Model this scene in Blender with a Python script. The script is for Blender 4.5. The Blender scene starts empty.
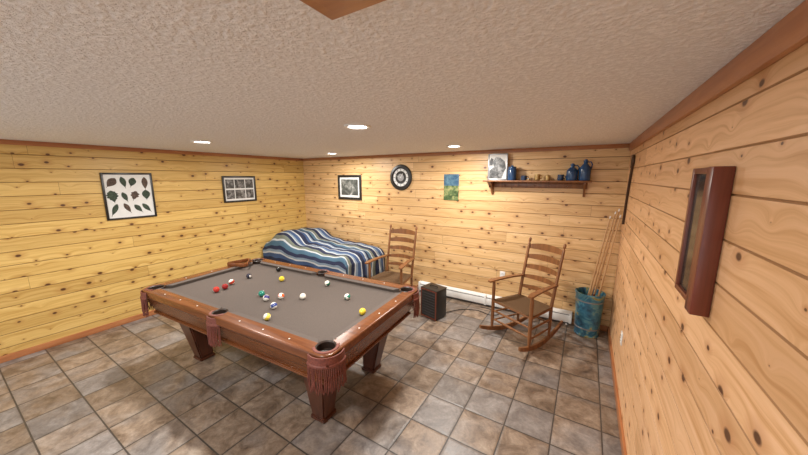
import bpy, bmesh, math, random
from mathutils import Vector, Matrix, Euler
random.seed(7)
scene=bpy.context.scene
XL,XR,YB,YF,H=-5.0,0.38,4.24,-1.7,2.257
PITCH=H/16.0

# ------------------------------------------------------------------ node helpers
class NT:
    def __init__(s,name):
        s.mat=bpy.data.materials.new(name); s.mat.use_nodes=True
        s.t=s.mat.node_tree; s.b=s.t.nodes['Principled BSDF']
    def set(s,sock,v):
        if isinstance(v,bpy.types.NodeSocket): s.t.links.new(v,sock)
        else:
            if hasattr(sock.default_value,'__len__') and len(sock.default_value)==4 and len(v)==3: v=(*v,1)
            sock.default_value=v
    def m(s,op,a,b=None,c=None,clamp=False):
        n=s.t.nodes.new('ShaderNodeMath'); n.operation=op; n.use_clamp=clamp
        s.set(n.inputs[0],a)
        if b is not None: s.set(n.inputs[1],b)
        if c is not None: s.set(n.inputs[2],c)
        return n.outputs[0]
    def mix(s,f,a,b,typ='MIX'):
        n=s.t.nodes.new('ShaderNodeMix'); n.data_type='RGBA'; n.blend_type=typ; n.clamp_factor=True
        s.set(n.inputs[0],f); s.set(n.inputs[6],a); s.set(n.inputs[7],b); return n.outputs[2]
    def ramp(s,f,stops,interp='LINEAR'):
        n=s.t.nodes.new('ShaderNodeValToRGB'); n.color_ramp.interpolation=interp
        e=n.color_ramp.elements
        while len(e)<len(stops): e.new(0.5)
        for i,(p,c) in enumerate(stops):
            e[i].position=p; e[i].color=(*c,1) if len(c)==3 else c
        s.set(n.inputs[0],f); return n.outputs[0]
    def coord(s,k='Object'):
        n=s.t.nodes.new('ShaderNodeTexCoord'); return n.outputs[k]
    def sep(s,v):
        n=s.t.nodes.new('ShaderNodeSeparateXYZ'); s.set(n.inputs[0],v); return n.outputs
    def comb(s,x,y,z):
        n=s.t.nodes.new('ShaderNodeCombineXYZ')
        for i,v in enumerate((x,y,z)): s.set(n.inputs[i],v)
        return n.outputs[0]
    def noise(s,v,scale=5,detail=3,rough=.5,dist=0):
        n=s.t.nodes.new('ShaderNodeTexNoise'); s.set(n.inputs['Vector'],v)
        n.inputs['Scale'].default_value=scale; n.inputs['Detail'].default_value=detail
        n.inputs['Roughness'].default_value=rough; n.inputs['Distortion'].default_value=dist
        return n.outputs[0]
    def white(s,v):
        n=s.t.nodes.new('ShaderNodeTexWhiteNoise'); n.noise_dimensions='3D'; s.set(n.inputs[0],v); return n.outputs
    def vor(s,v,scale=1,dim='3D',feature='F1'):
        n=s.t.nodes.new('ShaderNodeTexVoronoi'); n.voronoi_dimensions=dim; n.feature=feature
        s.set(n.inputs['Vector'],v); n.inputs['Scale'].default_value=scale; return n.outputs
    def bump(s,h,strength=.3,dist=.01):
        n=s.t.nodes.new('ShaderNodeBump'); n.inputs['Strength'].default_value=strength
        n.inputs['Distance'].default_value=dist; s.set(n.inputs['Height'],h)
        s.t.links.new(n.outputs[0],s.b.inputs['Normal'])
    def base(s,c): s.set(s.b.inputs['Base Color'],c)
    def rough(s,r): s.set(s.b.inputs['Roughness'],r)

def plain(name,col,rough=.5,metal=0,var=.12,scale=20,bump=0):
    n=NT(name); f=n.noise(n.coord(),scale,3)
    lo=tuple(c*(1-var) for c in col); hi=tuple(min(1,c*(1+var)) for c in col)
    n.base(n.ramp(f,[(.3,lo),(.7,hi)])); n.rough(rough)
    n.b.inputs['Metallic'].default_value=metal
    if bump: n.bump(f,bump,.004)
    return n.mat

def pine(name,axis,tint,groove=.66):
    n=NT(name); x,y,z=n.sep(n.coord())
    u=x if axis=='X' else y
    row=n.m('FLOOR',n.m('DIVIDE',z,PITCH))
    r=n.white(n.comb(row,3.3 if axis=='X' else 8.1,tint[0]))[0]
    uo=n.m('ADD',u,n.m('MULTIPLY',r,9.7))
    seg=n.m('FLOOR',n.m('DIVIDE',uo,3.2))
    fr=n.m('FRACT',n.m('DIVIDE',uo,3.2))
    joint=n.m('LESS_THAN',fr,.0009)
    idr=n.white(n.comb(row,seg,4.2))[0]
    # knots
    vo=n.vor(n.comb(n.m('MULTIPLY',uo,4.8),n.m('MULTIPLY',z,1/PITCH),0),1,'2D')
    d=vo['Distance']; cr=n.sep(vo['Color'])
    size=n.m('MULTIPLY',n.m('MAXIMUM',n.m('SUBTRACT',cr[0],.08),0),.145)
    k=n.m('SUBTRACT',1,n.m('DIVIDE',d,n.m('ADD',size,.001)),clamp=True)
    ring=n.m('MULTIPLY',n.m('SUBTRACT',1,n.m('DIVIDE',d,n.m('ADD',n.m('MULTIPLY',size,3.2),.001)),clamp=True),.7)
    warp=n.m('MULTIPLY',n.m('POWER',n.m('SUBTRACT',1,d,clamp=True),5),.9)
    g=n.noise(n.comb(n.m('MULTIPLY',uo,1.3),n.m('ADD',n.m('MULTIPLY',z,42),n.m('MULTIPLY',warp,2.4)),n.m('MULTIPLY',idr,30)),1.0,4,.58,.5)
    big=n.noise(n.comb(n.m('MULTIPLY',uo,.9),n.m('MULTIPLY',z,5),n.m('MULTIPLY',idr,50)),1.0,2)
    c=n.ramp(g,[(.30,tuple(t*q for t,q in zip(tint,(.74,.64,.50)))),(.5,tint),(.70,tuple(min(1,t*q) for t,q in zip(tint,(1.13,1.18,1.35))))])
    c=n.mix(n.m('MULTIPLY',big,.35),c,tuple(t*q for t,q in zip(tint,(.87,.78,.64))))
    bv=n.ramp(idr,[(0,(.84,.80,.74)),(.5,(.98,.97,.96)),(1,(1.06,1.06,1.05))])
    c=n.mix(1,c,bv,'MULTIPLY')
    c=n.mix(ring,c,tuple(t*q for t,q in zip(tint,(.60,.42,.30))))
    c=n.mix(n.m('MULTIPLY',k,2.4,clamp=True),c,(.105,.040,.014))
    c=n.mix(n.m('MULTIPLY',joint,.7),c,(.14,.06,.02))
    zf=n.m('FRACT',n.m('DIVIDE',z,PITCH))
    gr=n.m('LESS_THAN',n.m('MINIMUM',zf,n.m('SUBTRACT',1,zf)),.026)
    c=n.mix(n.m('MULTIPLY',gr,groove),c,(.17,.075,.022))
    n.base(c); n.rough(.42); n.bump(g,.08,.003)
    return n.mat

def wood(name,a,b,axis=0,scale=1,rough=.35):
    n=NT(name); v=n.sep(n.coord()); sc=[28,28,28]; sc[axis]=2.5
    g=n.noise(n.comb(*[n.m('MULTIPLY',v[i],sc[i]*scale) for i in range(3)]),1,4,.6,.6)
    n.base(n.ramp(g,[(.3,a),(.7,b)])); n.rough(rough); n.bump(g,.1,.002); return n.mat

def tile_mat():
    n=NT('slate_tile'); x,y,z=n.sep(n.coord()); S=.32
    tx=n.m('DIVIDE',n.m('ADD',x,.07),S); ty=n.m('DIVIDE',n.m('ADD',y,.12),S)
    ix=n.m('FLOOR',tx); iy=n.m('FLOOR',ty); fx=n.m('FRACT',tx); fy=n.m('FRACT',ty)
    ex=n.m('MINIMUM',fx,n.m('SUBTRACT',1,fx)); ey=n.m('MINIMUM',fy,n.m('SUBTRACT',1,fy))
    wob=n.m('MULTIPLY',n.m('SUBTRACT',n.noise(n.coord(),14,2),.5),.010)
    e=n.m('ADD',n.m('MINIMUM',ex,ey),wob)
    grout=n.m('LESS_THAN',e,.015)
    edgedark=n.m('SUBTRACT',1,n.m('DIVIDE',e,.06),clamp=True)
    w=n.white(n.comb(ix,iy,1)); wr=w[0]; wc=n.sep(w[1])
    off=n.comb(n.m('ADD',x,n.m('MULTIPLY',wc[0],20)),n.m('ADD',y,n.m('MULTIPLY',wc[1],20)),0)
    a=n.noise(off,7,6,.66,.7); b=n.noise(off,2.6,3,.5,.3); f=n.noise(off,45,4,.7)
    c=n.ramp(a,[(.30,(.110,.078,.057)),(.44,(.205,.152,.112)),(.56,(.290,.225,.172)),(.70,(.385,.315,.25))])
    cool=n.ramp(a,[(.3,(.135,.122,.118)),(.52,(.245,.226,.218)),(.70,(.35,.33,.32))])
    c=n.mix(n.ramp(n.m('ADD',b,n.m('MULTIPLY',n.m('SUBTRACT',wr,.5),.50)),[(.38,(0,0,0)),(.66,(1,1,1))]),c,cool)
    c=n.mix(1,c,n.ramp(wc[2],[(0,(.76,.74,.72)),(1,(1.10,1.08,1.06))]),'MULTIPLY')
    c=n.mix(.6,c,n.ramp(f,[(.3,(.36,.36,.36)),(.7,(.63,.63,.63))]),'OVERLAY')
    c=n.mix(n.m('MULTIPLY',edgedark,.30),c,(.085,.065,.053))
    c=n.mix(grout,c,(.058,.049,.043))
    n.base(c)
    n.rough(n.ramp(a,[(.3,(.30,.30,.30)),(.7,(.46,.46,.46))]))
    hgt=n.m('ADD',n.m('MULTIPLY',a,.35),n.m('ADD',n.m('MULTIPLY',f,.12),n.m('MULTIPLY',n.m('SMOOTH_MIN',n.m('MULTIPLY',e,18),1,.3),.9)))
    n.bump(hgt,.35,.006); return n.mat

def ceil_mat():
    n=NT('stipple_ceiling'); c=n.coord()
    a=n.noise(c,50,4,.62,.2); v=n.vor(c,75)['Distance']
    hh=n.m('ADD',n.ramp(a,[(.38,(0,0,0)),(.64,(1,1,1))]),n.m('MULTIPLY',v,-.6))
    col=n.ramp(hh,[(0,(.78,.76,.735)),(.7,(.90,.885,.865))])
    n.base(col); n.rough(.9); n.bump(hh,.6,.007); return n.mat

M={}
M['pineL']=pine('knotty_pine_left','Y',(.68,.465,.155))
M['pineB']=pine('knotty_pine_back','X',(.72,.48,.235))
M['pineR']=pine('knotty_pine_right','Y',(.76,.465,.25),.5)
M['tile']=tile_mat(); M['ceil']=ceil_mat()
M['trimY']=wood('trim_wood_y',(.34,.12,.045),(.50,.21,.085),1)
M['trimX']=wood('trim_wood_x',(.34,.13,.05),(.48,.21,.085),0)
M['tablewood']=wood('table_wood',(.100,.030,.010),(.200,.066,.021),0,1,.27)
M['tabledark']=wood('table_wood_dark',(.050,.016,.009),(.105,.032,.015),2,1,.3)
M['felt']=plain('felt',(.092,.072,.061),.95,0,.14,160,.1)
M['cushion']=plain('cushion_felt',(.098,.078,.067),.95,0,.1,160)
M['leather']=plain('rust_leather',(.16,.042,.028),.6,0,.35,90,.2)
M['rubber']=plain('black_leather',(.030,.017,.012),.45)
M['chair']=wood('chair_oak',(.14,.054,.018),(.28,.115,.040),2,1,.35)
def weave():
    n=NT('woven_seat'); x,y,z=n.sep(n.coord())
    s=n.m('SINE',n.m('MULTIPLY',x,420)); t=n.m('SINE',n.m('MULTIPLY',y,420))
    f=n.m('MULTIPLY_ADD',n.m('MULTIPLY',s,t),.5,.5)
    n.base(n.ramp(f,[(.1,(.12,.062,.028)),(.8,(.30,.18,.09))])); n.rough(.7); n.bump(f,.4,.003); return n.mat
M['seat']=weave()
M['white']=plain('white_enamel',(.78,.78,.76),.4,0,.04)
M['matwhite']=plain('mat_board',(.74,.75,.74),.8,0,.04)
M['black']=plain('black_lacquer',(.015,.014,.014),.35)
M['darkgrey']=plain('dark_grey',(.05,.05,.055),.5)
M['glass']=plain('dark_glass',(.022,.024,.024),.12)
M['mahog']=wood('mahogany',(.10,.024,.013),(.20,.047,.024),2,1,.3)
M['cane']=wood('dark_cane',(.035,.015,.008),(.07,.03,.014),2,1,.3)
M['gold']=plain('aged_gold',(.45,.30,.12),.4,.6)
M['bluejug']=plain('blue_glaze',(.018,.060,.15),.22,0,.35,12)
M['bluedark']=plain('dark_blue_glaze',(.03,.05,.10),.25,0,.35,12)
M['leaf']=plain('pressed_leaf',(.040,.060,.040),.8,0,.5,60)
M['leafb']=plain('pressed_leaf_brown',(.09,.06,.045),.8,0,.5,60)
M['cue']=wood('cue_maple',(.42,.23,.10),(.58,.36,.18),2,1,.3)
M['steel']=plain('grey_metal',(.3,.3,.31),.4,.7)
def picmat(name,stops,scale,seed):
    n=NT(name); x,y,z=n.sep(n.coord())
    f=n.noise(n.comb(n.m('ADD',x,seed),n.m('ADD',y,seed),z),scale,4,.6,.8)
    n.base(n.ramp(f,stops)); n.rough(.35); return n.mat
M['bw']=picmat('bw_photo',[(.35,(.02,.02,.02)),(.5,(.08,.08,.08)),(.65,(.32,.32,.32))],14,3)
M['scene']=picmat('landscape_print',[(.3,(.03,.03,.03)),(.5,(.11,.12,.11)),(.6,(.28,.28,.26)),(.7,(.5,.5,.5))],9,5)
def poster():
    n=NT('nature_poster'); x,y,z=n.sep(n.coord())
    f=n.noise(n.coord(),16,4,.6,.6)
    low=n.ramp(f,[(.35,(.03,.06,.015)),(.5,(.10,.15,.05)),(.65,(.30,.30,.12))])
    hi=n.ramp(f,[(.35,(.02,.07,.14)),(.65,(.10,.20,.26))])
    n.base(n.mix(n.m('GREATER_THAN',z,1.76),low,hi)); n.rough(.4); return n.mat
M['poster']=poster()
def stand_mat():
    n=NT('painted_tin'); f=n.noise(n.coord(),7,4,.6,1.0)
    n.base(n.ramp(f,[(.28,(.02,.03,.03)),(.40,(.02,.07,.12)),(.50,(.03,.14,.22)),(.58,(.09,.23,.26)),(.64,(.38,.30,.08)),(.72,(.10,.14,.04))]))
    n.rough(.35); return n.mat
M['tin']=stand_mat()
def quilt():
    n=NT('striped_quilt'); u,v,_=n.sep(n.coord('UV'))
    w=n.m('MULTIPLY',n.noise(n.coord(),2.2,2),.07)
    f=n.m('FRACT',n.m('DIVIDE',n.m('ADD',v,w),.60))
    navy=(.013,.020,.055); blue=(.045,.085,.19); lt=(.20,.27,.36); wh=(.50,.54,.57); ol=(.15,.17,.14); tq=(.06,.13,.20)
    st=[(0,navy),(.13,wh),(.17,blue),(.28,lt),(.34,wh),(.38,navy),(.50,ol),(.59,wh),(.63,tq),(.74,navy),(.82,lt),(.87,wh),(.91,blue)]
    c=n.ramp(f,st,'CONSTANT'); n.base(c); n.rough(.9)
    n.bump(n.noise(n.coord(),22,3),.4,.015); return n.mat
M['quilt']=quilt()
def emit(name,col,s):
    n=NT(name); n.base(col); n.set(n.b.inputs['Emission Color'],col); n.b.inputs['Emission Strength'].default_value=s; return n.mat
M['lamp']=emit('lamp_lens',(1,.98,.94),20)

# ------------------------------------------------------------------ mesh builder
class MB:
    def __init__(s,name,mats,loc=(0,0,0),rz=0):
        s.name=name; s.mats=mats; s.bm=bmesh.new(); s.T=Matrix.Identity(4)
        s.loc=loc; s.rz=rz; s.uv=None
    def mi(s,m): 
        if m not in s.mats: s.mats.append(m)
        return s.mats.index(m)
    def merge(s,b2,mat,M4=None):
        k=s.mi(mat); vm={}
        for v in b2.verts:
            co=v.co.copy()
            if M4 is not None: co=M4@co
            vm[v]=s.bm.verts.new(s.T@co)
        for f in b2.faces:
            try: nf=s.bm.faces.new([vm[v] for v in f.verts]); nf.material_index=k; nf.smooth=True
            except ValueError: pass
        b2.free()
    def box(s,c,size,mat,rot=None,bevel=0.0,seg=2):
        b=bmesh.new(); bmesh.ops.create_cube(b,size=1)
        for v in b.verts: v.co=Vector((v.co.x*size[0],v.co.y*size[1],v.co.z*size[2]))
        if bevel>0: bmesh.ops.bevel(b,geom=b.edges[:],offset=bevel,segments=seg,affect='EDGES',profile=.5)
        R=(Euler(rot).to_matrix().to_4x4() if rot else Matrix.Identity(4))
        s.merge(b,mat,Matrix.Translation(c)@R)
    def taper(s,c0,s0,c1,s1,mat,bevel=0):
        b=bmesh.new(); vs=[]
        for c,sz in ((c0,s0),(c1,s1)):
            for dx,dy in ((-1,-1),(1,-1),(1,1),(-1,1)): vs.append(b.verts.new((c[0]+dx*sz[0]/2,c[1]+dy*sz[1]/2,c[2])))
        b.faces.new(vs[0:4][::-1]); b.faces.new(vs[4:8])
        for i in range(4): j=(i+1)%4; b.faces.new((vs[i],vs[j],vs[4+j],vs[4+i]))
        bmesh.ops.recalc_face_normals(b,faces=b.faces[:])
        if bevel: bmesh.ops.bevel(b,geom=b.edges[:],offset=bevel,segments=2,affect='EDGES')
        s.merge(b,mat)
    def lathe(s,prof,mat,c=(0,0,0),seg=28,M4=None,a0=0,a1=2*math.pi):
        b=bmesh.new(); full=abs(a1-a0-2*math.pi)<1e-6; n=seg if full else seg+1
        rings=[]
        for r,z in prof:
            if r<1e-6: rings.append([b.verts.new((0,0,z))]*n)
            else: rings.append([b.verts.new((r*math.cos(a0+(a1-a0)*i/seg),r*math.sin(a0+(a1-a0)*i/seg),z)) for i in range(n)])
        for p,q in zip(rings[:-1],rings[1:]):
            for i in range(seg):
                j=(i+1)%n; vs=[]
                for v in (p[i],p[j],q[j],q[i]):
                    if v not in vs: vs.append(v)
                if len(vs)>2: b.faces.new(vs)
        X=Matrix.Translation(c)
        if M4 is not None: X=X@M4
        s.merge(b,mat,X)
    def tube(s,pts,rad,mat,seg=10,flat=None):
        pts=[Vector(p) for p in pts]
        if not hasattr(rad,'__len__'): rad=[rad]*len(pts)
        b=bmesh.new(); rings=[]; up=None
        for i,p in enumerate(pts):
            t=(pts[min(i+1,len(pts)-1)]-pts[max(i-1,0)]).normalized()
            if up is None: up=Vector((0,0,1)) if abs(t.z)<.9 else Vector((1,0,0))
            a=t.cross(up).normalized(); c=a.cross(t).normalized(); up=c
            fx=1 if flat is None else flat
            rings.append([b.verts.new(p+(a*math.cos(2*math.pi*k/seg)+c*fx*math.sin(2*math.pi*k/seg))*rad[i]) for k in range(seg)])
        for p,q in zip(rings[:-1],rings[1:]):
            for k in range(seg): j=(k+1)%seg; b.faces.new((p[k],p[j],q[j],q[k]))
        b.faces.new(rings[0][::-1]); b.faces.new(rings[-1])
        s.merge(b,mat)
    def prism(s,poly,d,mat,M4=None,bevel=0):
        b=bmesh.new(); A=[b.verts.new((x,y,0)) for x,y in poly]; B=[b.verts.new((x,y,d)) for x,y in poly]
        b.faces.new(A[::-1]); b.faces.new(B)
        for i in range(len(poly)): j=(i+1)%len(poly); b.faces.new((A[i],A[j],B[j],B[i]))
        if bevel: bmesh.ops.bevel(b,geom=b.edges[:],offset=bevel,segments=2,affect='EDGES')
        s.merge(b,mat,M4)
    def addmesh(s,me,mat):
        b=bmesh.new(); b.from_mesh(me); s.merge(b,mat)
    def sphere(s,c,r,mat,sc=(1,1,1),seg=20):
        b=bmesh.new(); bmesh.ops.create_uvsphere(b,u_segments=seg,v_segments=seg//2,radius=r)
        s.merge(b,mat,Matrix.Translation(c)@Matrix.Diagonal((*sc,1)))
    def done(s,angle=38,recalc=True):
        if recalc: bmesh.ops.recalc_face_normals(s.bm,faces=s.bm.faces[:])
        me=bpy.data.meshes.new(s.name); s.bm.to_mesh(me); s.bm.free()
        for m in s.mats: me.materials.append(M[m])
        me.set_sharp_from_angle(angle=math.radians(angle))
        o=bpy.data.objects.new(s.name,me); scene.collection.objects.link(o)
        o.location=s.loc; o.rotation_euler=(0,0,s.rz); return o

def boolean(base,cutters):
    def ob(b,n):
        me=bpy.data.meshes.new(n); b.to_mesh(me); b.free(); o=bpy.data.objects.new(n,me); scene.collection.objects.link(o); return o
    o=ob(base,'tmp'); cs=[ob(c,'tmpc') for c in cutters]
    for c in cs:
        m=o.modifiers.new('b','BOOLEAN'); m.object=c; m.operation='DIFFERENCE'; m.solver='EXACT'
    bpy.context.view_layer.update()
    dg=bpy.context.evaluated_depsgraph_get()
    me=bpy.data.meshes.new_from_object(o.evaluated_get(dg))
    for q in cs+[o]: bpy.data.objects.remove(q,do_unlink=True)
    return me
def bbox(c,s):
    b=bmesh.new(); bmesh.ops.create_cube(b,size=1)
    for v in b.verts: v.co=Vector((v.co.x*s[0]+c[0],v.co.y*s[1]+c[1],v.co.z*s[2]+c[2]))
    return b
def bcyl(c,r,h,seg=32):
    b=bmesh.new(); bmesh.ops.create_cone(b,cap_ends=True,segments=seg,radius1=r,radius2=r,depth=h,matrix=Matrix.Translation(c)); return b

# ------------------------------------------------------------------ room shell
def boards(name,mat,fn,l0,l1):
    b=bmesh.new(); prof=[]
    for i in range(16):
        z0=i*PITCH; z1=z0+PITCH
        prof+=[(.006,z0),(0,z0+.004),(0,z1-.004)]
    prof+=[(.006,H),(.10,H),(.10,0)]
    A=[b.verts.new(fn(l0,d,z)) for d,z in prof]; B=[b.verts.new(fn(l1,d,z)) for d,z in prof]
    for i in range(len(prof)):
        j=(i+1)%len(prof); b.faces.new((A[i],A[j],B[j],B[i]))
    b.faces.new(A); b.faces.new(B[::-1])
    bmesh.ops.recalc_face_normals(b,faces=b.faces[:])
    me=bpy.data.meshes.new(name); b.to_mesh(me); b.free(); me.materials.append(M[mat])
    o=bpy.data.objects.new(name,me); scene.collection.objects.link(o)
boards('wall_left','pineL',lambda l,d,z:(XL-d,l,z),YF,YB+.1)
boards('wall_right','pineR',lambda l,d,z:(XR+d,l,z),YF,YB+.1)
boards('wall_back','pineB',lambda l,d,z:(l,YB+d,z),XL,XR)
o=MB('floor',['tile']); o.box(((XL+XR)/2,(YF+YB)/2,-.05),(XR-XL+.2,YB-YF+.2,.1),'tile'); o.done()
o=MB('ceiling',['ceil']); o.box(((XL+XR)/2,(YF+YB)/2,H+.05),(XR-XL+.2,YB-YF+.2,.1),'ceil'); o.done()
# trim
o=MB('trim_1',['trimY']); o.box((XR-.011,(YF+YB)/2,H-.042),(.022,YB-YF,.084),'trimY',bevel=.003); o.done()
o=MB('trim_2',['trimX']); o.box(((XL+XR)/2,YB-.010,H-.024),(XR-XL,.020,.048),'trimX',bevel=.003); o.done()
o=MB('trim_3',['trimY']); o.box((XL+.010,(YF+YB)/2,H-.024),(.020,YB-YF,.048),'trimY',bevel=.003); o.done()
o=MB('baseboard_left',['trimY']); o.box((XL+.009,(YF+YB)/2,.035),(.018,YB-YF,.07),'trimY',bevel=.003); o.done()
o=MB('baseboard_right',['trimY']); o.box((XR-.009,(YF+YB)/2,.035),(.018,YB-YF,.07),'trimY',bevel=.003); o.done()
o=MB('baseboard_back',['trimX']); o.box(((XL+XR)/2,YB-.008,.035),(XR-XL-.04,.016,.07),'trimX',bevel=.003); o.done()

# ceiling wooden hatch
o=MB('ceiling_hatch',['trimX']); cx,cy=-.54+.17,.565-.17
o.box((cx,cy,H-.006),(.34,.34,.012),'trimX',bevel=.003)
o.box((cx,cy,H-.015),(.27,.27,.008),'trimX',bevel=.003)
o.done()

# recessed lights
def can(x,y,e):
    o=MB('recessed_ceiling_light',['white','lamp'],(x,y,H))
    o.lathe([(.098,0),(.098,-.006),(.090,-.012),(.072,-.010),(.068,-.002)],'white',seg=36)
    o.lathe([(0,-.004),(.068,-.004)],'lamp',seg=36)
    o.done(recalc=False)
    l=bpy.data.lights.new('downlight','AREA'); l.shape='DISK'; l.size=.14; l.energy=e; l.color=(1,.96,.90)
    q=bpy.data.objects.new('downlight_lamp',l); q.location=(x,y,H-.03); scene.collection.objects.link(q)
for x,y,e in ((-1.48,1.77,35),(-3.50,1.66,33),(-1.41,3.47,35),(-3.46,3.51,29),(-1.48,-.2,34),(-3.5,-.2,18)): can(x,y,e)  # last pair, behind the camera, is unseen and added as fill light

# ------------------------------------------------------------------ pool table
L,W=2.43,1.33; zt=.80
o=MB('pool_table',['tablewood'],(-2.51,1.76,0),math.radians(3.3))
RW=.105; IL,IW=L-2*RW,W-2*RW
pk=[(sx*(L/2-.100),sy*(W/2-.100)) for sx in (-1,1) for sy in (-1,1)]+[(0,sy*(W/2-.072)) for sy in (-1,1)]
pr=[.070]*4+[.060]*2
b=bbox((0,0,zt-.03),(L,W,.06))
ve=[e for e in b.edges if abs(e.verts[0].co.z-e.verts[1].co.z)>.01]
bmesh.ops.bevel(b,geom=ve,offset=.075,segments=4,affect='EDGES',profile=.5)
te=[e for e in b.edges if all(v.co.z>zt-.001 for v in e.verts)]
bmesh.ops.bevel(b,geom=te,offset=.012,segments=3,affect='EDGES',profile=.5)
me=boolean(b,[bbox((0,0,zt-.03),(IL,IW,.2))]+[bcyl((x,y,zt-.03),r,.2) for (x,y),r in zip(pk,pr)])
o.addmesh(me,'tablewood')
b=bbox((0,0,zt-.055),(IL+.02,IW+.02,.03))
me=boolean(b,[bcyl((x,y,zt-.05),r-.006,.2) for (x,y),r in zip(pk,pr)])
o.addmesh(me,'felt')
zf=zt-.040
def cushion(p,q,inw):
    p=Vector((*p,0));q=Vector((*q,0));n=Vector((*inw,0)); t=(q-p).normalized(); w=.048
    b=bmesh.new()
    def sec(c,off):
        return [b.verts.new(c+Vector((0,0,zt-.003))),b.verts.new(c+n*w+t*off+Vector((0,0,zt-.008))),b.verts.new(c+n*(w-.012)+t*off+Vector((0,0,zf-.002))),b.verts.new(c+Vector((0,0,zf-.002)))]
    A=sec(p,.045);B=sec(q,-.045)
    b.faces.new(A[::-1]);b.faces.new(B)
    for i in range(4): j=(i+1)%4; b.faces.new((A[i],A[j],B[j],B[i]))
    o.merge(b,'cushion')
for sy in (-1,1):
    for sx in (-1,1):
        cushion((sx*.062,sy*IW/2),(sx*(L/2-.175),sy*IW/2),(0,-sy)) if sx>0 else cushion((-(L/2-.175),sy*IW/2),(-.062,sy*IW/2),(0,-sy))
for sx in (-1,1): cushion((sx*IL/2,-(W/2-.175)),(sx*IL/2,(W/2-.175)),(-sx,0))
for sy in (-1,1):
    for i in range(1,4):
        for sx in (-1,1): o.lathe([(0,zt+.0015),(.006,zt+.001),(.006,zt-.002)],'white',c=(sx*(i*.27+.02),sy*(W/2-.052),0),seg=12)
for sx in (-1,1):
    for i in (-1,0,1): o.lathe([(0,zt+.0015),(.006,zt+.001),(.006,zt-.002)],'white',c=(sx*(L/2-.052),i*.27,0),seg=12)
def frame_taper(z0,l0,w0,z1,l1,w1,mat):
    o.taper((0,0,z0),(l0,w0),(0,0,z1),(l1,w1),mat,bevel=.006)
frame_taper(zt-.245,L-.16,W-.16,zt-.075,L-.03,W-.03,'tablewood')
frame_taper(zt-.265,L-.13,W-.13,zt-.24,L-.13,W-.13,'tablewood')
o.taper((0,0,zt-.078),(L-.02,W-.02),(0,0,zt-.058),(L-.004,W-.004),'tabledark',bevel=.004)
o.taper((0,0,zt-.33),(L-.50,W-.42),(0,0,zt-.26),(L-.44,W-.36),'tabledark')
for (x,y),r in zip(pk,pr):
    o.lathe([(r+.004,zt-.002),(r-.002,zt+.004),(r-.010,zt-.004),(r-.012,zt-.05),(r-.02,zt-.056),(0,zt-.056)],'rubber',c=(x,y,0),seg=28)
    corner=abs(x)>.1
    ang=math.atan2(y,x) if not corner else math.atan2(math.copysign(1,y),math.copysign(1,x))
    span=math.radians(95 if corner else 80)
    o.lathe([(r-.004,zt+.001),(r-.002,zt+.005),(r+.014,zt+.005),(r+.017,zt+.001)],'leather',c=(x,y,0),seg=20,a0=ang-span,a1=ang+span)
    if corner:
        ctr=(x,y); r0=.118; sp=math.radians(74)
    else:
        ctr=(x,y-math.copysign(.04,y)); r0=.125; sp=math.radians(42)
    # leather shield with a scalloped band, then free-hanging fringe strands
    o.lathe([(r0-.004,zt-.012),(r0+.003,zt-.012),(r0+.006,zt-.060),(r0+.012,zt-.066),(r0+.012,zt-.078),(r0+.004,zt-.084),(r0-.004,zt-.084)],'leather',c=(*ctr,0),seg=20,a0=ang-sp,a1=ang+sp)
    n=27 if corner else 17
    for i in range(n):
        a=ang-sp+2*sp*(i+.5)/n; rad=r0+.006
        px,py=ctr[0]+rad*math.cos(a),ctr[1]+rad*math.sin(a)
        dx=random.uniform(-.005,.005);dy=random.uniform(-.005,.005); ln=random.uniform(.165,.190)
        o.tube([(px,py,zt-.075),(px+dx*.5,py+dy*.5,zt-.075-ln*.35),(px+dx,py+dy,zt-.075-ln*.7),(px-dx,py-dy,zt-.075-ln)],[.0045,.0035,.005,.003],'leather',seg=6)
for sx in (-1,1):
    for sy in (-1,1):
        x,y=sx*.885,sy*.39
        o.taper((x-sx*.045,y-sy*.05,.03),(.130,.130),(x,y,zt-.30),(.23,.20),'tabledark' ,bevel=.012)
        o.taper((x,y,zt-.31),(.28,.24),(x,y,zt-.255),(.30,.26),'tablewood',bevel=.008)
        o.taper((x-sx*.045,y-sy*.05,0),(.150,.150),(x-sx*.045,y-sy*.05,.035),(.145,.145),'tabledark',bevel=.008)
o.done()

# balls
def ball(x,y,col,stripe=False,num=True):
    key='ball_%d_%d_%d_%d'%(*[int(c*99) for c in col],stripe)
    if key not in M:
        n=NT(key); X,Y,Z=n.sep(n.coord()); 
        if stripe: c=n.mix(n.m('LESS_THAN',n.m('ABSOLUTE',Z),.014),(.8,.78,.70),col)
        else: c=n.mix(.0,col,col)
        if num: c=n.mix(n.m('GREATER_THAN',X,.0255),c,(.85,.83,.78))
        n.base(c); n.rough(.12); M[key]=n.mat
    r=.0286
    o=MB('billiard_ball',[key],(x,y,zf+r+.0005)); o.sphere((0,0,0),r,key,seg=28); q=o.done(angle=180)
    q.rotation_euler=(random.uniform(-.8,.8),random.uniform(-.8,.8),random.uniform(0,6))
wht=(.8,.78,.70)
for x,y,c,st in [(-3.17,1.84,(.03,.03,.05),False),(-3.10,2.17,(.01,.01,.01),False),(-3.06,1.52,(.30,.02,.02),False),(-3.14,1.63,(.45,.05,.03),True),(-3.05,1.43,(.5,.04,.03),False),
 (-2.57,1.60,(.02,.22,.16),False),(-2.44,1.56,(.05,.04,.20),True),(-2.36,1.66,(.75,.12,.03),True),(-2.23,1.49,(.03,.06,.25),True),(-2.18,1.76,wht,False),(-2.24,2.13,(.01,.12,.07),True),
 (-1.82,1.97,(.02,.2,.13),True),(-1.50,1.80,(.85,.62,.05),False),(-2.09,1.33,(.85,.68,.10),True),(-2.77,1.97,(.80,.60,.05),False)]:
    ball(x,y,c,st,c!=wht)

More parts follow.
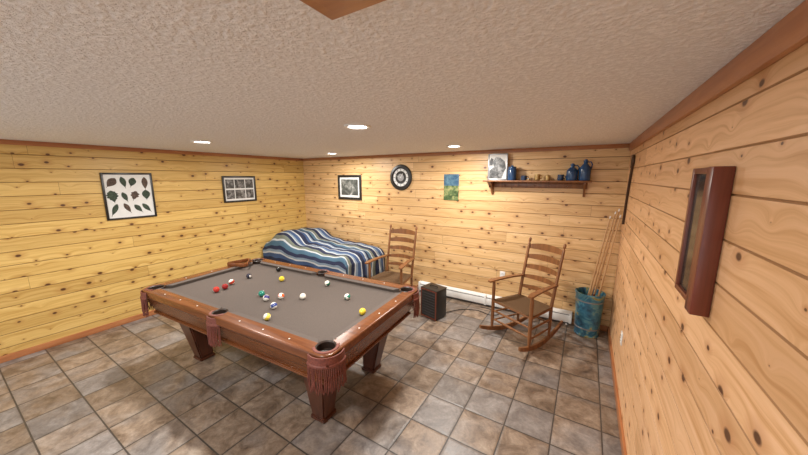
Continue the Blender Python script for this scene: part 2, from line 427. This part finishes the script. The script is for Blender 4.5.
# triangle rack lying on the rail
o=MB('ball_rack',['cue'],(-3.63,2.02,zt+.003),math.radians(20))
s=.17; P=[(s*math.cos(a),s*math.sin(a)) for a in (math.radians(90),math.radians(210),math.radians(330))]
pts=[]
for i in range(3):
    a=Vector(P[i]);b_=Vector(P[(i+1)%3]);
    for t in (.12,.5,.88): q=a.lerp(b_,t); pts.append((q.x,q.y))
m=len(pts)
for i in range(m):
    a=Vector((*pts[i],.022));b_=Vector((*pts[(i+1)%m],.022)); d=b_-a
    o.box((a+b_)/2,(d.length+.012,.016,.042),'tablewood',rot=(0,0,math.atan2(d.y,d.x)),bevel=.004)
o.done()

# ------------------------------------------------------------------ bed
X0,X1,Y0,Y1=-4.97,-2.98,3.20,4.20
o=MB('bed',['quilt','matwhite','mahog'])
top=.67
def roll(s,e,r):
    a=s-(e-r)
    if a<=0: return s,0
    if a<r*math.pi/2: return e-r+r*math.sin(a/r), r*(1-math.cos(a/r))
    return e, r+(a-r*math.pi/2)
uvl=o.bm.loops.layers.uv.new('UVMap')
nu,nv=130,84; drop=.46; g=[];uvs={}
for i in range(nu+1):
    a=X0+(X1+drop-X0)*i/nu; row=[]
    for j in range(nv+1):
        bb=(Y1-Y0+drop)*j/nv
        x,dx=roll(a,X1,.14); yy,dy=roll(bb,Y1-Y0,.14); y=Y1-yy
        z=top-max(dx,dy)-.1*min(dx,dy)
        f=max(0,1-max(dx,dy)*3)
        hump=.16*math.exp(-((x+4.60)/.28)**4)*max(0,min(1,(Y1-Y0-yy)/.22+.25))
        slope=.06*max(0,min(1,(-3.2-x)/1.4))
        z+=(hump+slope)*f + .015*math.sin(x*8+y*4)*f+.011*math.sin(y*15-x*5)*f+.006*math.sin(x*23+y*9)*f
        if dx>0 and dy>0: k=.22*min(dx,dy); x+=k; y-=k
        if dy>.1: y-=.030*math.sin(a*12)*min(1,(dy-.1)*4)+.015
        if dx>.1: x+=.030*math.sin(bb*13)*min(1,(dx-.1)*4)+.015
        z=max(z,.10); v=o.bm.verts.new((x,y,z)); uvs[v]=(a,bb); row.append(v)
    g.append(row)
for i in range(nu):
    for j in range(nv):
        f=o.bm.faces.new((g[i][j],g[i+1][j],g[i+1][j+1],g[i][j+1])); f.smooth=True
        for l in f.loops: l[uvl].uv=uvs[l.vert]
o.box(((X0+X1)/2,(Y0+Y1)/2,.45),(X1-X0-.10,Y1-Y0-.10,.24),'matwhite',bevel=.04)
o.box(((X0+X1)/2,(Y0+Y1)/2,.28),(X1-X0-.10,Y1-Y0-.10,.12),'mahog',bevel=.01)
for x in (X0+.1,X1-.1):
    for y in (Y0+.1,Y1-.1): o.box((x,y,.12),(.06,.06,.24),'mahog',bevel=.005)
o.done(angle=180)

# ------------------------------------------------------------------ rocking chairs
REC=.145
def rocking_chair(loc,rz,arms=True,hs=1.0):
    o=MB('rocking_chair',['chair'],loc,rz); c='chair'
    def rz_(y): return .012+.5*(y-.02)**2/.95
    for sx in (-1,1):
        N=18
        b=bmesh.new(); sec=[]
        for i in range(N+1):
            y=-.40+.90*i/N; z=rz_(y); xx=sx*(.262-.045*(y+.22)/.42); h_=.042*(1-.35*abs(2*i/N-1)**3)
            sec.append([b.verts.new((xx+dx,y,z+dz)) for dx,dz in ((-.012,-.012),(.012,-.012),(.012,h_),(-.012,h_))])
        for p,q in zip(sec[:-1],sec[1:]):
            for k in range(4): j=(k+1)%4; b.faces.new((p[k],p[j],q[j],q[k]))
        b.faces.new(sec[0][::-1]); b.faces.new(sec[-1]); o.merge(b,c)
        x=sx*.262; zt_=.66 if arms else .45
        zs=[rz_(-.22)+.02,.14,.20,.30,.40,.48,.56,zt_]
        rs=[.013,.018,.021,.019,.021,.018,.021,.014]
        o.tube([(x,-.22,z) for z in zs],rs,c,seg=12)
        xb=sx*.217
        def bp(z): return (xb+sx*.012*max(0,(z-.42)),.20+ REC*max(0,(z-.42))**1.05/.68*1.0,z)
        zs=[rz_(.2)+.02,.2,.42,.6,.8,1.0,1.07,1.085,1.10,1.125,1.145]; rs=[.014,.018,.019,.018,.017,.016,.014,.009,.016,.017,.005]
        o.tube([bp(z*hs) for z in zs],rs,c,seg=12)
        for z in (.16,.27): o.tube([(x,-.22,z),((x+xb)/2,0,z),(xb,.2,z)],[.009,.013,.009],c,seg=8)
        o.tube([(x,-.22,.40),(xb,.20,.40)],.015,c,seg=8)
        if arms:
            ya=bp(.66)
            b=bmesh.new(); sec=[]
            for i in range(13):
                t=i/12; y=-.285+t*(ya[1]+.02+.285); xx=sx*(.278)+(ya[0]-sx*.278)*t; w=.034-.014*t; 
                if i==0: w=.022
                z=.665+.012*math.sin(t*3.1)-(.006 if i==0 else 0)
                sec.append([b.verts.new((xx+dx*w,y,z+dz)) for dx,dz in ((-1,-.009),(1,-.009),(1,.009),(-1,.009))])
            for p,q in zip(sec[:-1],sec[1:]):
                for k in range(4): j=(k+1)%4; b.faces.new((p[k],p[j],q[j],q[k]))
            b.faces.new(sec[0][::-1]); b.faces.new(sec[-1]); o.merge(b,c)
    for z in (.18,.29): o.tube([(-.262,-.22,z),(0,-.22,z),(.262,-.22,z)],[.009,.015,.009],c,seg=8)
    o.tube([(-.217,.2,.22),(0,.2,.22),(.217,.2,.22)],[.009,.013,.009],c,seg=8)
    o.tube([(-.262,-.22,.41),(.262,-.22,.41)],.015,c,seg=8)
    b=bmesh.new(); G=[]
    for i in range(9):
        for_row=[]
        for j in range(9):
            t=j/8; y=-.235+t*.44; hw=.272-.045*t; x=-hw+2*hw*i/8
            z=.425-.016*(1-(2*i/8-1)**2)*(1-(2*t-1)**2)
            for_row.append(b.verts.new((x,y,z)))
        G.append(for_row)
    for i in range(8):
        for j in range(8): b.faces.new((G[i][j],G[i+1][j],G[i+1][j+1],G[i][j+1]))
    r_=bmesh.ops.solidify(b,geom=b.faces[:],thickness=.028)
    o.merge(b,'seat')
    for k in range(5):
        z=.54+k*.125; y0=.20+REC*(z-.42)/.68; hw=.217+.012*(z-.42)
        hgt=.040+.006*k
        b=bmesh.new(); sec=[]
        for i in range(13):
            s=2*i/12-1; x=s*hw; y=y0+.035*(1-s*s); hh=hgt*(.62+.38*(1-s*s)); tl=.004
            sec.append([b.verts.new((x,y-tl,z-hgt*.5)),b.verts.new((x,y+tl,z-hgt*.5)),b.verts.new((x,y+tl+.006,z-hgt*.5+hh*1.25)),b.verts.new((x,y-tl+.006,z-hgt*.5+hh*1.25))])
        for p,q in zip(sec[:-1],sec[1:]):
            for m_ in range(4): j=(m_+1)%4; b.faces.new((p[m_],p[j],q[j],q[m_]))
        b.faces.new(sec[0][::-1]); b.faces.new(sec[-1]); o.merge(b,c)
    o.done()
rocking_chair((-.52,3.55,0),math.radians(-28))
rocking_chair((-2.37,3.56,0),math.radians(4))

# ------------------------------------------------------------------ speaker box
o=MB('speaker_box',['black'],(-1.66,3.50,0),math.radians(-14))
o.box((0,0,.21),(.27,.22,.40),'black',bevel=.008)
for x in (-.126,.126): o.box((x,-.110,.21),(.016,.012,.40),'mahog',bevel=.003)
for z in (.02,.40): o.box((0,-.110,z),(.27,.012,.016),'mahog',bevel=.003)
o.box((0,-.111,.21),(.235,.006,.36),'black',bevel=.002)
for i in range(9): o.box((0,-.115,.06+i*.037),(.22,.004,.006),'darkgrey')
o.box((0,0,.414),(.28,.23,.010),'black',bevel=.004)
o.tube([(-.06,0,.418),(-.055,0,.435),(.055,0,.435),(.06,0,.418)],.008,'black',seg=8)
for x in (-.1,.1):
    for y in (-.08,.08): o.lathe([(0,0),(.015,0),(.015,.012),(0,.012)],'black',c=(x,y,0),seg=10)
o.done()
# power cord on the floor
o=MB('power_cord',['black'])
pts=[(-1.56,3.62,.01),(-1.42,3.86,.006),(-1.2,3.97,.006),(-1.0,3.92,.006),(-.9,4.02,.006),(-1.02,4.10,.006),(-1.2,4.11,.006)]
fine=[]
for i in range(len(pts)-1):
    p0,p1,p2,p3=[Vector(pts[max(0,min(len(pts)-1,i+k))]) for k in (-1,0,1,2)]
    for t in [k/8 for k in range(8)]: fine.append(.5*((2*p1)+(p2-p0)*t+(2*p0-5*p1+4*p2-p3)*t*t+(3*p1-p0-3*p2+p3)*t**3))
o.tube(fine,.005,'black',seg=8); o.done()

# ------------------------------------------------------------------ baseboard heater
o=MB('baseboard_heater',['white'])
prof=[(0,.03),(-.055,.03),(-.062,.05),(-.062,.125),(-.050,.150),(-.052,.155),(-.030,.175),(0,.178)]
HX0,HX1=-2.25,-.03
Mx=Matrix(((0,0,1,HX0),(1,0,0,YB-.018),(0,1,0,0),(0,0,0,1)))
o.prism(prof,HX1-HX0,'white',M4=Mx); hc=(HX0+HX1)/2; hl=HX1-HX0-.05
o.box((hc,YB-.072,.140),(hl,.012,.006),'darkgrey')
o.box((hc,YB-.050,.030),(hl,.05,.012),'darkgrey')
for x in (HX0+.01,hc,HX1-.01): o.box((x,YB-.052,.102),(.03,.070,.150),'white',bevel=.003)
for x in (HX0+.05,HX1-.05): o.box((x,YB-.05,.014),(.02,.04,.028),'white')
o.done()

# outlets
def outlet(pos,axis):
    o=MB('wall_outlet',['white'],pos,0 if axis=='B' else math.radians(-90))
    o.box((0,-.004,0),(.07,.008,.115),'white',bevel=.003)
    for z in (-.025,.025):
        o.box((0,-.009,z),(.034,.004,.030),'white',bevel=.0015)
        for x in (-.007,.007): o.box((x,-.0115,z+.003),(.003,.002,.009),'black')
    o.done()
outlet((-.93,YB-.001,.50),'B'); outlet((XR-.001,3.09,.48),'R')

# ------------------------------------------------------------------ wall art
def art(name,pos,rz): return MB(name,[],pos,rz)
def frame(o,w,h,fw,depth,mat):
    for sx in (-1,1): o.box((sx*(w/2-fw/2),-depth/2,0),(fw,depth,h),mat,bevel=.003)
    for sz in (-1,1): o.box((0,-depth/2,sz*(h/2-fw/2)),(w-2*fw+.004,depth,fw),mat,bevel=.003)
o=art('leaf_print_picture',(XL+.001,1.445,1.65),math.radians(90))
frame(o,.50,.58,.022,.022,'black'); o.box((0,-.006,0),(.47,.008,.55),'matwhite')
def leafpoly(kind,lw,lh):
    half=[]
    N=22
    for i in range(N+1):
        t=i/N; z=lh*(1-2*t)
        w=math.sin(math.pi*min(1,t**.8))
        if kind==0: x=lw*.75*w
        elif kind==1: x=lw*w*(.62+.38*abs(math.cos(3.5*math.pi*t)))
        elif kind==2: x=lw*.55*w
        else: x=lw*w*(.72+.28*(1 if int(t*10)%2 else .3))
        half.append((x,z))
    return [p for p in half]+[(-x*.94,z) for x,z in half[::-1][1:-1]]
for r in range(3):
    for k in range(4):
        cx_=-.165+k*.108+random.uniform(-.014,.014); cz=.168-r*.165+random.uniform(-.014,.014)
        lw=random.uniform(.048,.064); lh=random.uniform(.056,.078)
        ang=random.uniform(-.7,.7)
        poly=[(px*math.cos(ang)-pz*math.sin(ang),px*math.sin(ang)+pz*math.cos(ang)) for px,pz in leafpoly((r*3+k*2+r*k)%4,lw,lh)]
        mm=Matrix(((1,0,0,cx_),(0,0,-1,-.0105),(0,1,0,cz),(0,0,0,1)))
        mt='leaf' if (r+k)%3 else 'leafb'
        o.prism(poly,.001,mt,M4=mm)
        o.box((cx_+math.sin(ang)*lh*.98,-.011,cz-math.cos(ang)*lh*.98),(.004,.001,.03),mt,rot=(0,-ang,0))
o.done()
o=art('photo_collage_picture',(XL+.001,2.88,1.69),math.radians(90))
frame(o,.56,.43,.028,.022,'black'); o.box((0,-.006,0),(.52,.008,.39),'matwhite')
for i,(cx_,w) in enumerate(((-.165,.135),(0,.165),(.165,.135))):
    for cz in (-.085,.085): o.box((cx_,-.011,cz),(w,.002,.145),'bw')
o.done()
o=art('framed_print_picture',(-3.76,YB-.001,1.70),0)
frame(o,.56,.45,.042,.024,'black'); o.box((0,-.006,0),(.50,.008,.40),'matwhite'); o.box((0,-.011,0),(.40,.002,.29),'scene')
o.done()
o=art('wall_poster',(0,0,0),0); o.box((-1.75,YB-.005,1.735),(.24,.006,.39),'poster',bevel=.001)
o.box((-1.75,YB-.0085,1.735),(.225,.002,.375),'poster'); o.done()
o=art('wall_clock',(-2.64,YB-.001,1.88),0); RX=Matrix.Rotation(math.radians(90),4,'X')
o.lathe([(0,0),(.208,0),(.212,.012),(.200,.030),(.165,.034),(.145,.018)],'black',M4=RX,seg=48)
o.lathe([(.152,.014),(.100,.014)],'matwhite',M4=RX,seg=48)
o.lathe([(.104,.014),(.100,.019),(.09,.017),(.06,.017)],'black',M4=RX,seg=40)
o.lathe([(.06,.0172),(0,.0172)],'steel',M4=RX,seg=40)
for i in range(12):
    a=i*math.pi/6; o.box((.127*math.sin(a),-.0155,.127*math.cos(a)),(.007,.002,.030),'black',rot=(0,a,0))
o.box((.02,-.021,.03),(.006,.002,.08),'white',rot=(0,.6,0)); o.box((-.03,-.022,.01),(.005,.002,.10),'white',rot=(0,-1.2,0))
o.done()
o=art('mahogany_framed_mirror',(XR-.001,1.46,1.675),math.radians(-90))
frame(o,.31,.49,.022,.030,'mahog')
o.box((0,-.012,0),(.28,.016,.46),'glass')
o.box((.125,-.026,0),(.062,.048,.49),'mahog',bevel=.004)
o.box((-.142,-.014,0),(.025,.026,.49),'mahog',bevel=.004)
o.done()

# ------------------------------------------------------------------ shelf
o=MB('wall_shelf',['chair'])
xa,xb=-1.22,.04
o.box(((xa+xb)/2,YB-.10,1.835),(xb-xa,.19,.022),'chair',bevel=.004)
o.box(((xa+xb)/2,YB-.012,1.785),(xb-xa-.08,.02,.075),'chair',bevel=.003)
for x in (xa+.09,xb-.07):
    poly=[(0,0),(.15,0),(.15,-.02),(.11,-.035),(.07,-.06),(.045,-.10),(.03,-.15),(.012,-.175),(0,-.175)]
    mm=Matrix(((0,0,1,x-.011),(-1,0,0,YB-.002),(0,1,0,1.824),(0,0,0,1)))
    o.prism(poly,.022,'chair',M4=mm)
for i in range(5): 
    x=xa+.25+i*.19; o.tube([(x,YB-.02,1.775),(x,YB-.06,1.782)],[.007,.010],'chair',seg=8)
o.done()
zs=1.847
o=art('portrait_photo_frame',(-1.06,YB-.06,zs+.176),0); frame(o,.26,.35,.014,.016,'steel'); o.box((0,-.004,0),(.24,.008,.33),'matwhite')
o.prism([(-.11,-.155),(.06,-.155),(.09,-.06),(.11,-.02),(.09,.07),(.03,.12),(-.03,.13),(-.07,.06),(-.05,0),(-.11,-.05)],.002,'bw',M4=Matrix(((1,0,0,0),(0,0,-1,-.008),(0,1,0,0),(0,0,0,1))))
o.prism([(-.11,.02),(-.07,.02),(-.06,.10),(-.09,.12),(-.11,.08)],.002,'darkgrey',M4=Matrix(((1,0,0,0),(0,0,-1,-.008),(0,1,0,0),(0,0,0,1))))
o.box((0,.03,-.02),(.02,.01,.3),'black',rot=(-.12,0,0))
o.done()
def jar(x,y,h,r,mat='bluejug',name='blue_jar'):
    o=MB(name,[mat],(x,y,zs)); o.lathe([(0,0),(r*.9,0),(r,.01),(r,h*.72),(r*.85,h*.80),(r*.85,h*.84),(r*.93,h*.85),(r*.93,h*.90),(r*.3,h*.94),(r*.22,h*.96),(r*.28,h),(0,h)],mat); o.done()
jar(-.86,YB-.10,.19,.055,'bluejug'); 
def mug(x,y,h,r,mat,name):
    o=MB(name,[mat],(x,y,zs)); o.lathe([(0,0),(r*.8,0),(r,h*.2),(r,h),(r*.86,h),(r*.8,h*.25),(0,h*.15)],mat)
    o.tube([(r*.9,0,h*.8),(r*1.5,0,h*.75),(r*1.6,0,h*.45),(r*.95,0,h*.25)],r*.14,mat,seg=8); o.done()
mug(-.71,YB-.10,.06,.035,'bluedark','enamel_mug'); mug(-.55,YB-.10,.075,.035,'gold','brass_cup')
def jug(x,y,h,r,mat):
    o=MB('stoneware_jug',[mat],(x,y,zs))
    o.lathe([(0,0),(r*.92,0),(r,.012),(r,h*.50),(r*.93,h*.60),(r*.60,h*.72),(r*.36,h*.79),(r*.33,h*.88),(r*.42,h*.90),(r*.42,h*.94),(r*.26,h*.95),(r*.24,h),(0,h)],mat)
    o.tube([(r*.36,0,h*.86),(r*.8,0,h*.88),(r*1.08,0,h*.76),(r*.98,0,h*.58),(r*.9,0,h*.52)],r*.11,mat,seg=8); o.done()
jug(-.17,YB-.10,.20,.062,'bluejug'); jug(-.04,YB-.10,.245,.062,'bluejug')
mug(-.29,YB-.09,.07,.035,'bluedark','enamel_mug')
jar(-.43,YB-.10,.07,.03,'gold','brass_jar')

# ------------------------------------------------------------------ stand with cues
bx,by=.14,4.06
o=MB('umbrella_stand',['tin'],(bx,by,0))
o.lathe([(0,.0),(.130,0),(.134,.012),(.128,.02),(.150,.51),(.158,.515),(.158,.532),(.147,.535),(.140,.51),(.122,.03),(0,.03)],'tin',seg=40)
for z,r in ((.10,.134),(.44,.149)): o.lathe([(r-.002,z-.008),(r+.004,z-.005),(r+.004,z+.005),(r-.002,z+.008)],'steel',seg=40)
o.done()
for i,(bxo,byo,tx,ty,tz) in enumerate([(-.06,-.03,.30,4.13,1.50),(-.02,.05,.335,4.17,1.53),(.03,-.02,.345,4.08,1.47),(-.07,.03,.26,4.19,1.44)]):
    o=MB('pool_cue',['cue']); a=Vector((bx+bxo,by+byo,.045)); b_=Vector((tx,ty,tz))
    o.tube([a,a.lerp(b_,.3)],[.0145,.0125],'mahog',seg=10); o.tube([a.lerp(b_,.3),a.lerp(b_,.98)],[.0125,.0068],'cue',seg=10)
    o.tube([a.lerp(b_,.98),a.lerp(b_,1)],[.0069,.0066],'white',seg=10); o.done()
# dark bowed cane hanging flat against the right wall, crook over a peg
o=MB('walking_cane',['cane']); xx=XR-.0125
pts=[(xx,4.00,1.38),(xx,3.97,1.50),(xx,3.93,1.68),(xx,3.86,1.86),(xx,3.79,2.00)]
for i in range(9):
    a=math.pi*i/8; pts.append((xx,3.785-.045*math.cos(a)+.012,2.04+.06*math.sin(a)))
pts.append((xx,3.855,1.98)); o.tube(pts,[.012]*len(pts),'cane',seg=10)
o.tube([(XR,3.797,2.088),(xx-.022,3.797,2.088)],.004,'steel',seg=6); o.done()

# ------------------------------------------------------------------ world + camera
w=bpy.data.worlds.new('World'); scene.world=w; w.use_nodes=True
bg=w.node_tree.nodes['Background']; bg.inputs[0].default_value=(.97,.98,1.0,1); bg.inputs[1].default_value=1.4
cam=bpy.data.cameras.new('Camera'); cam.sensor_width=36; cam.lens=298.08/808*36; cam.clip_start=.02
co=bpy.data.objects.new('Camera',cam); co.location=(0,0,1.887)
co.rotation_euler=(math.radians(90-9.6),0,math.radians(31.38)); scene.collection.objects.link(co); scene.camera=co
scene.view_settings.view_transform='Standard'
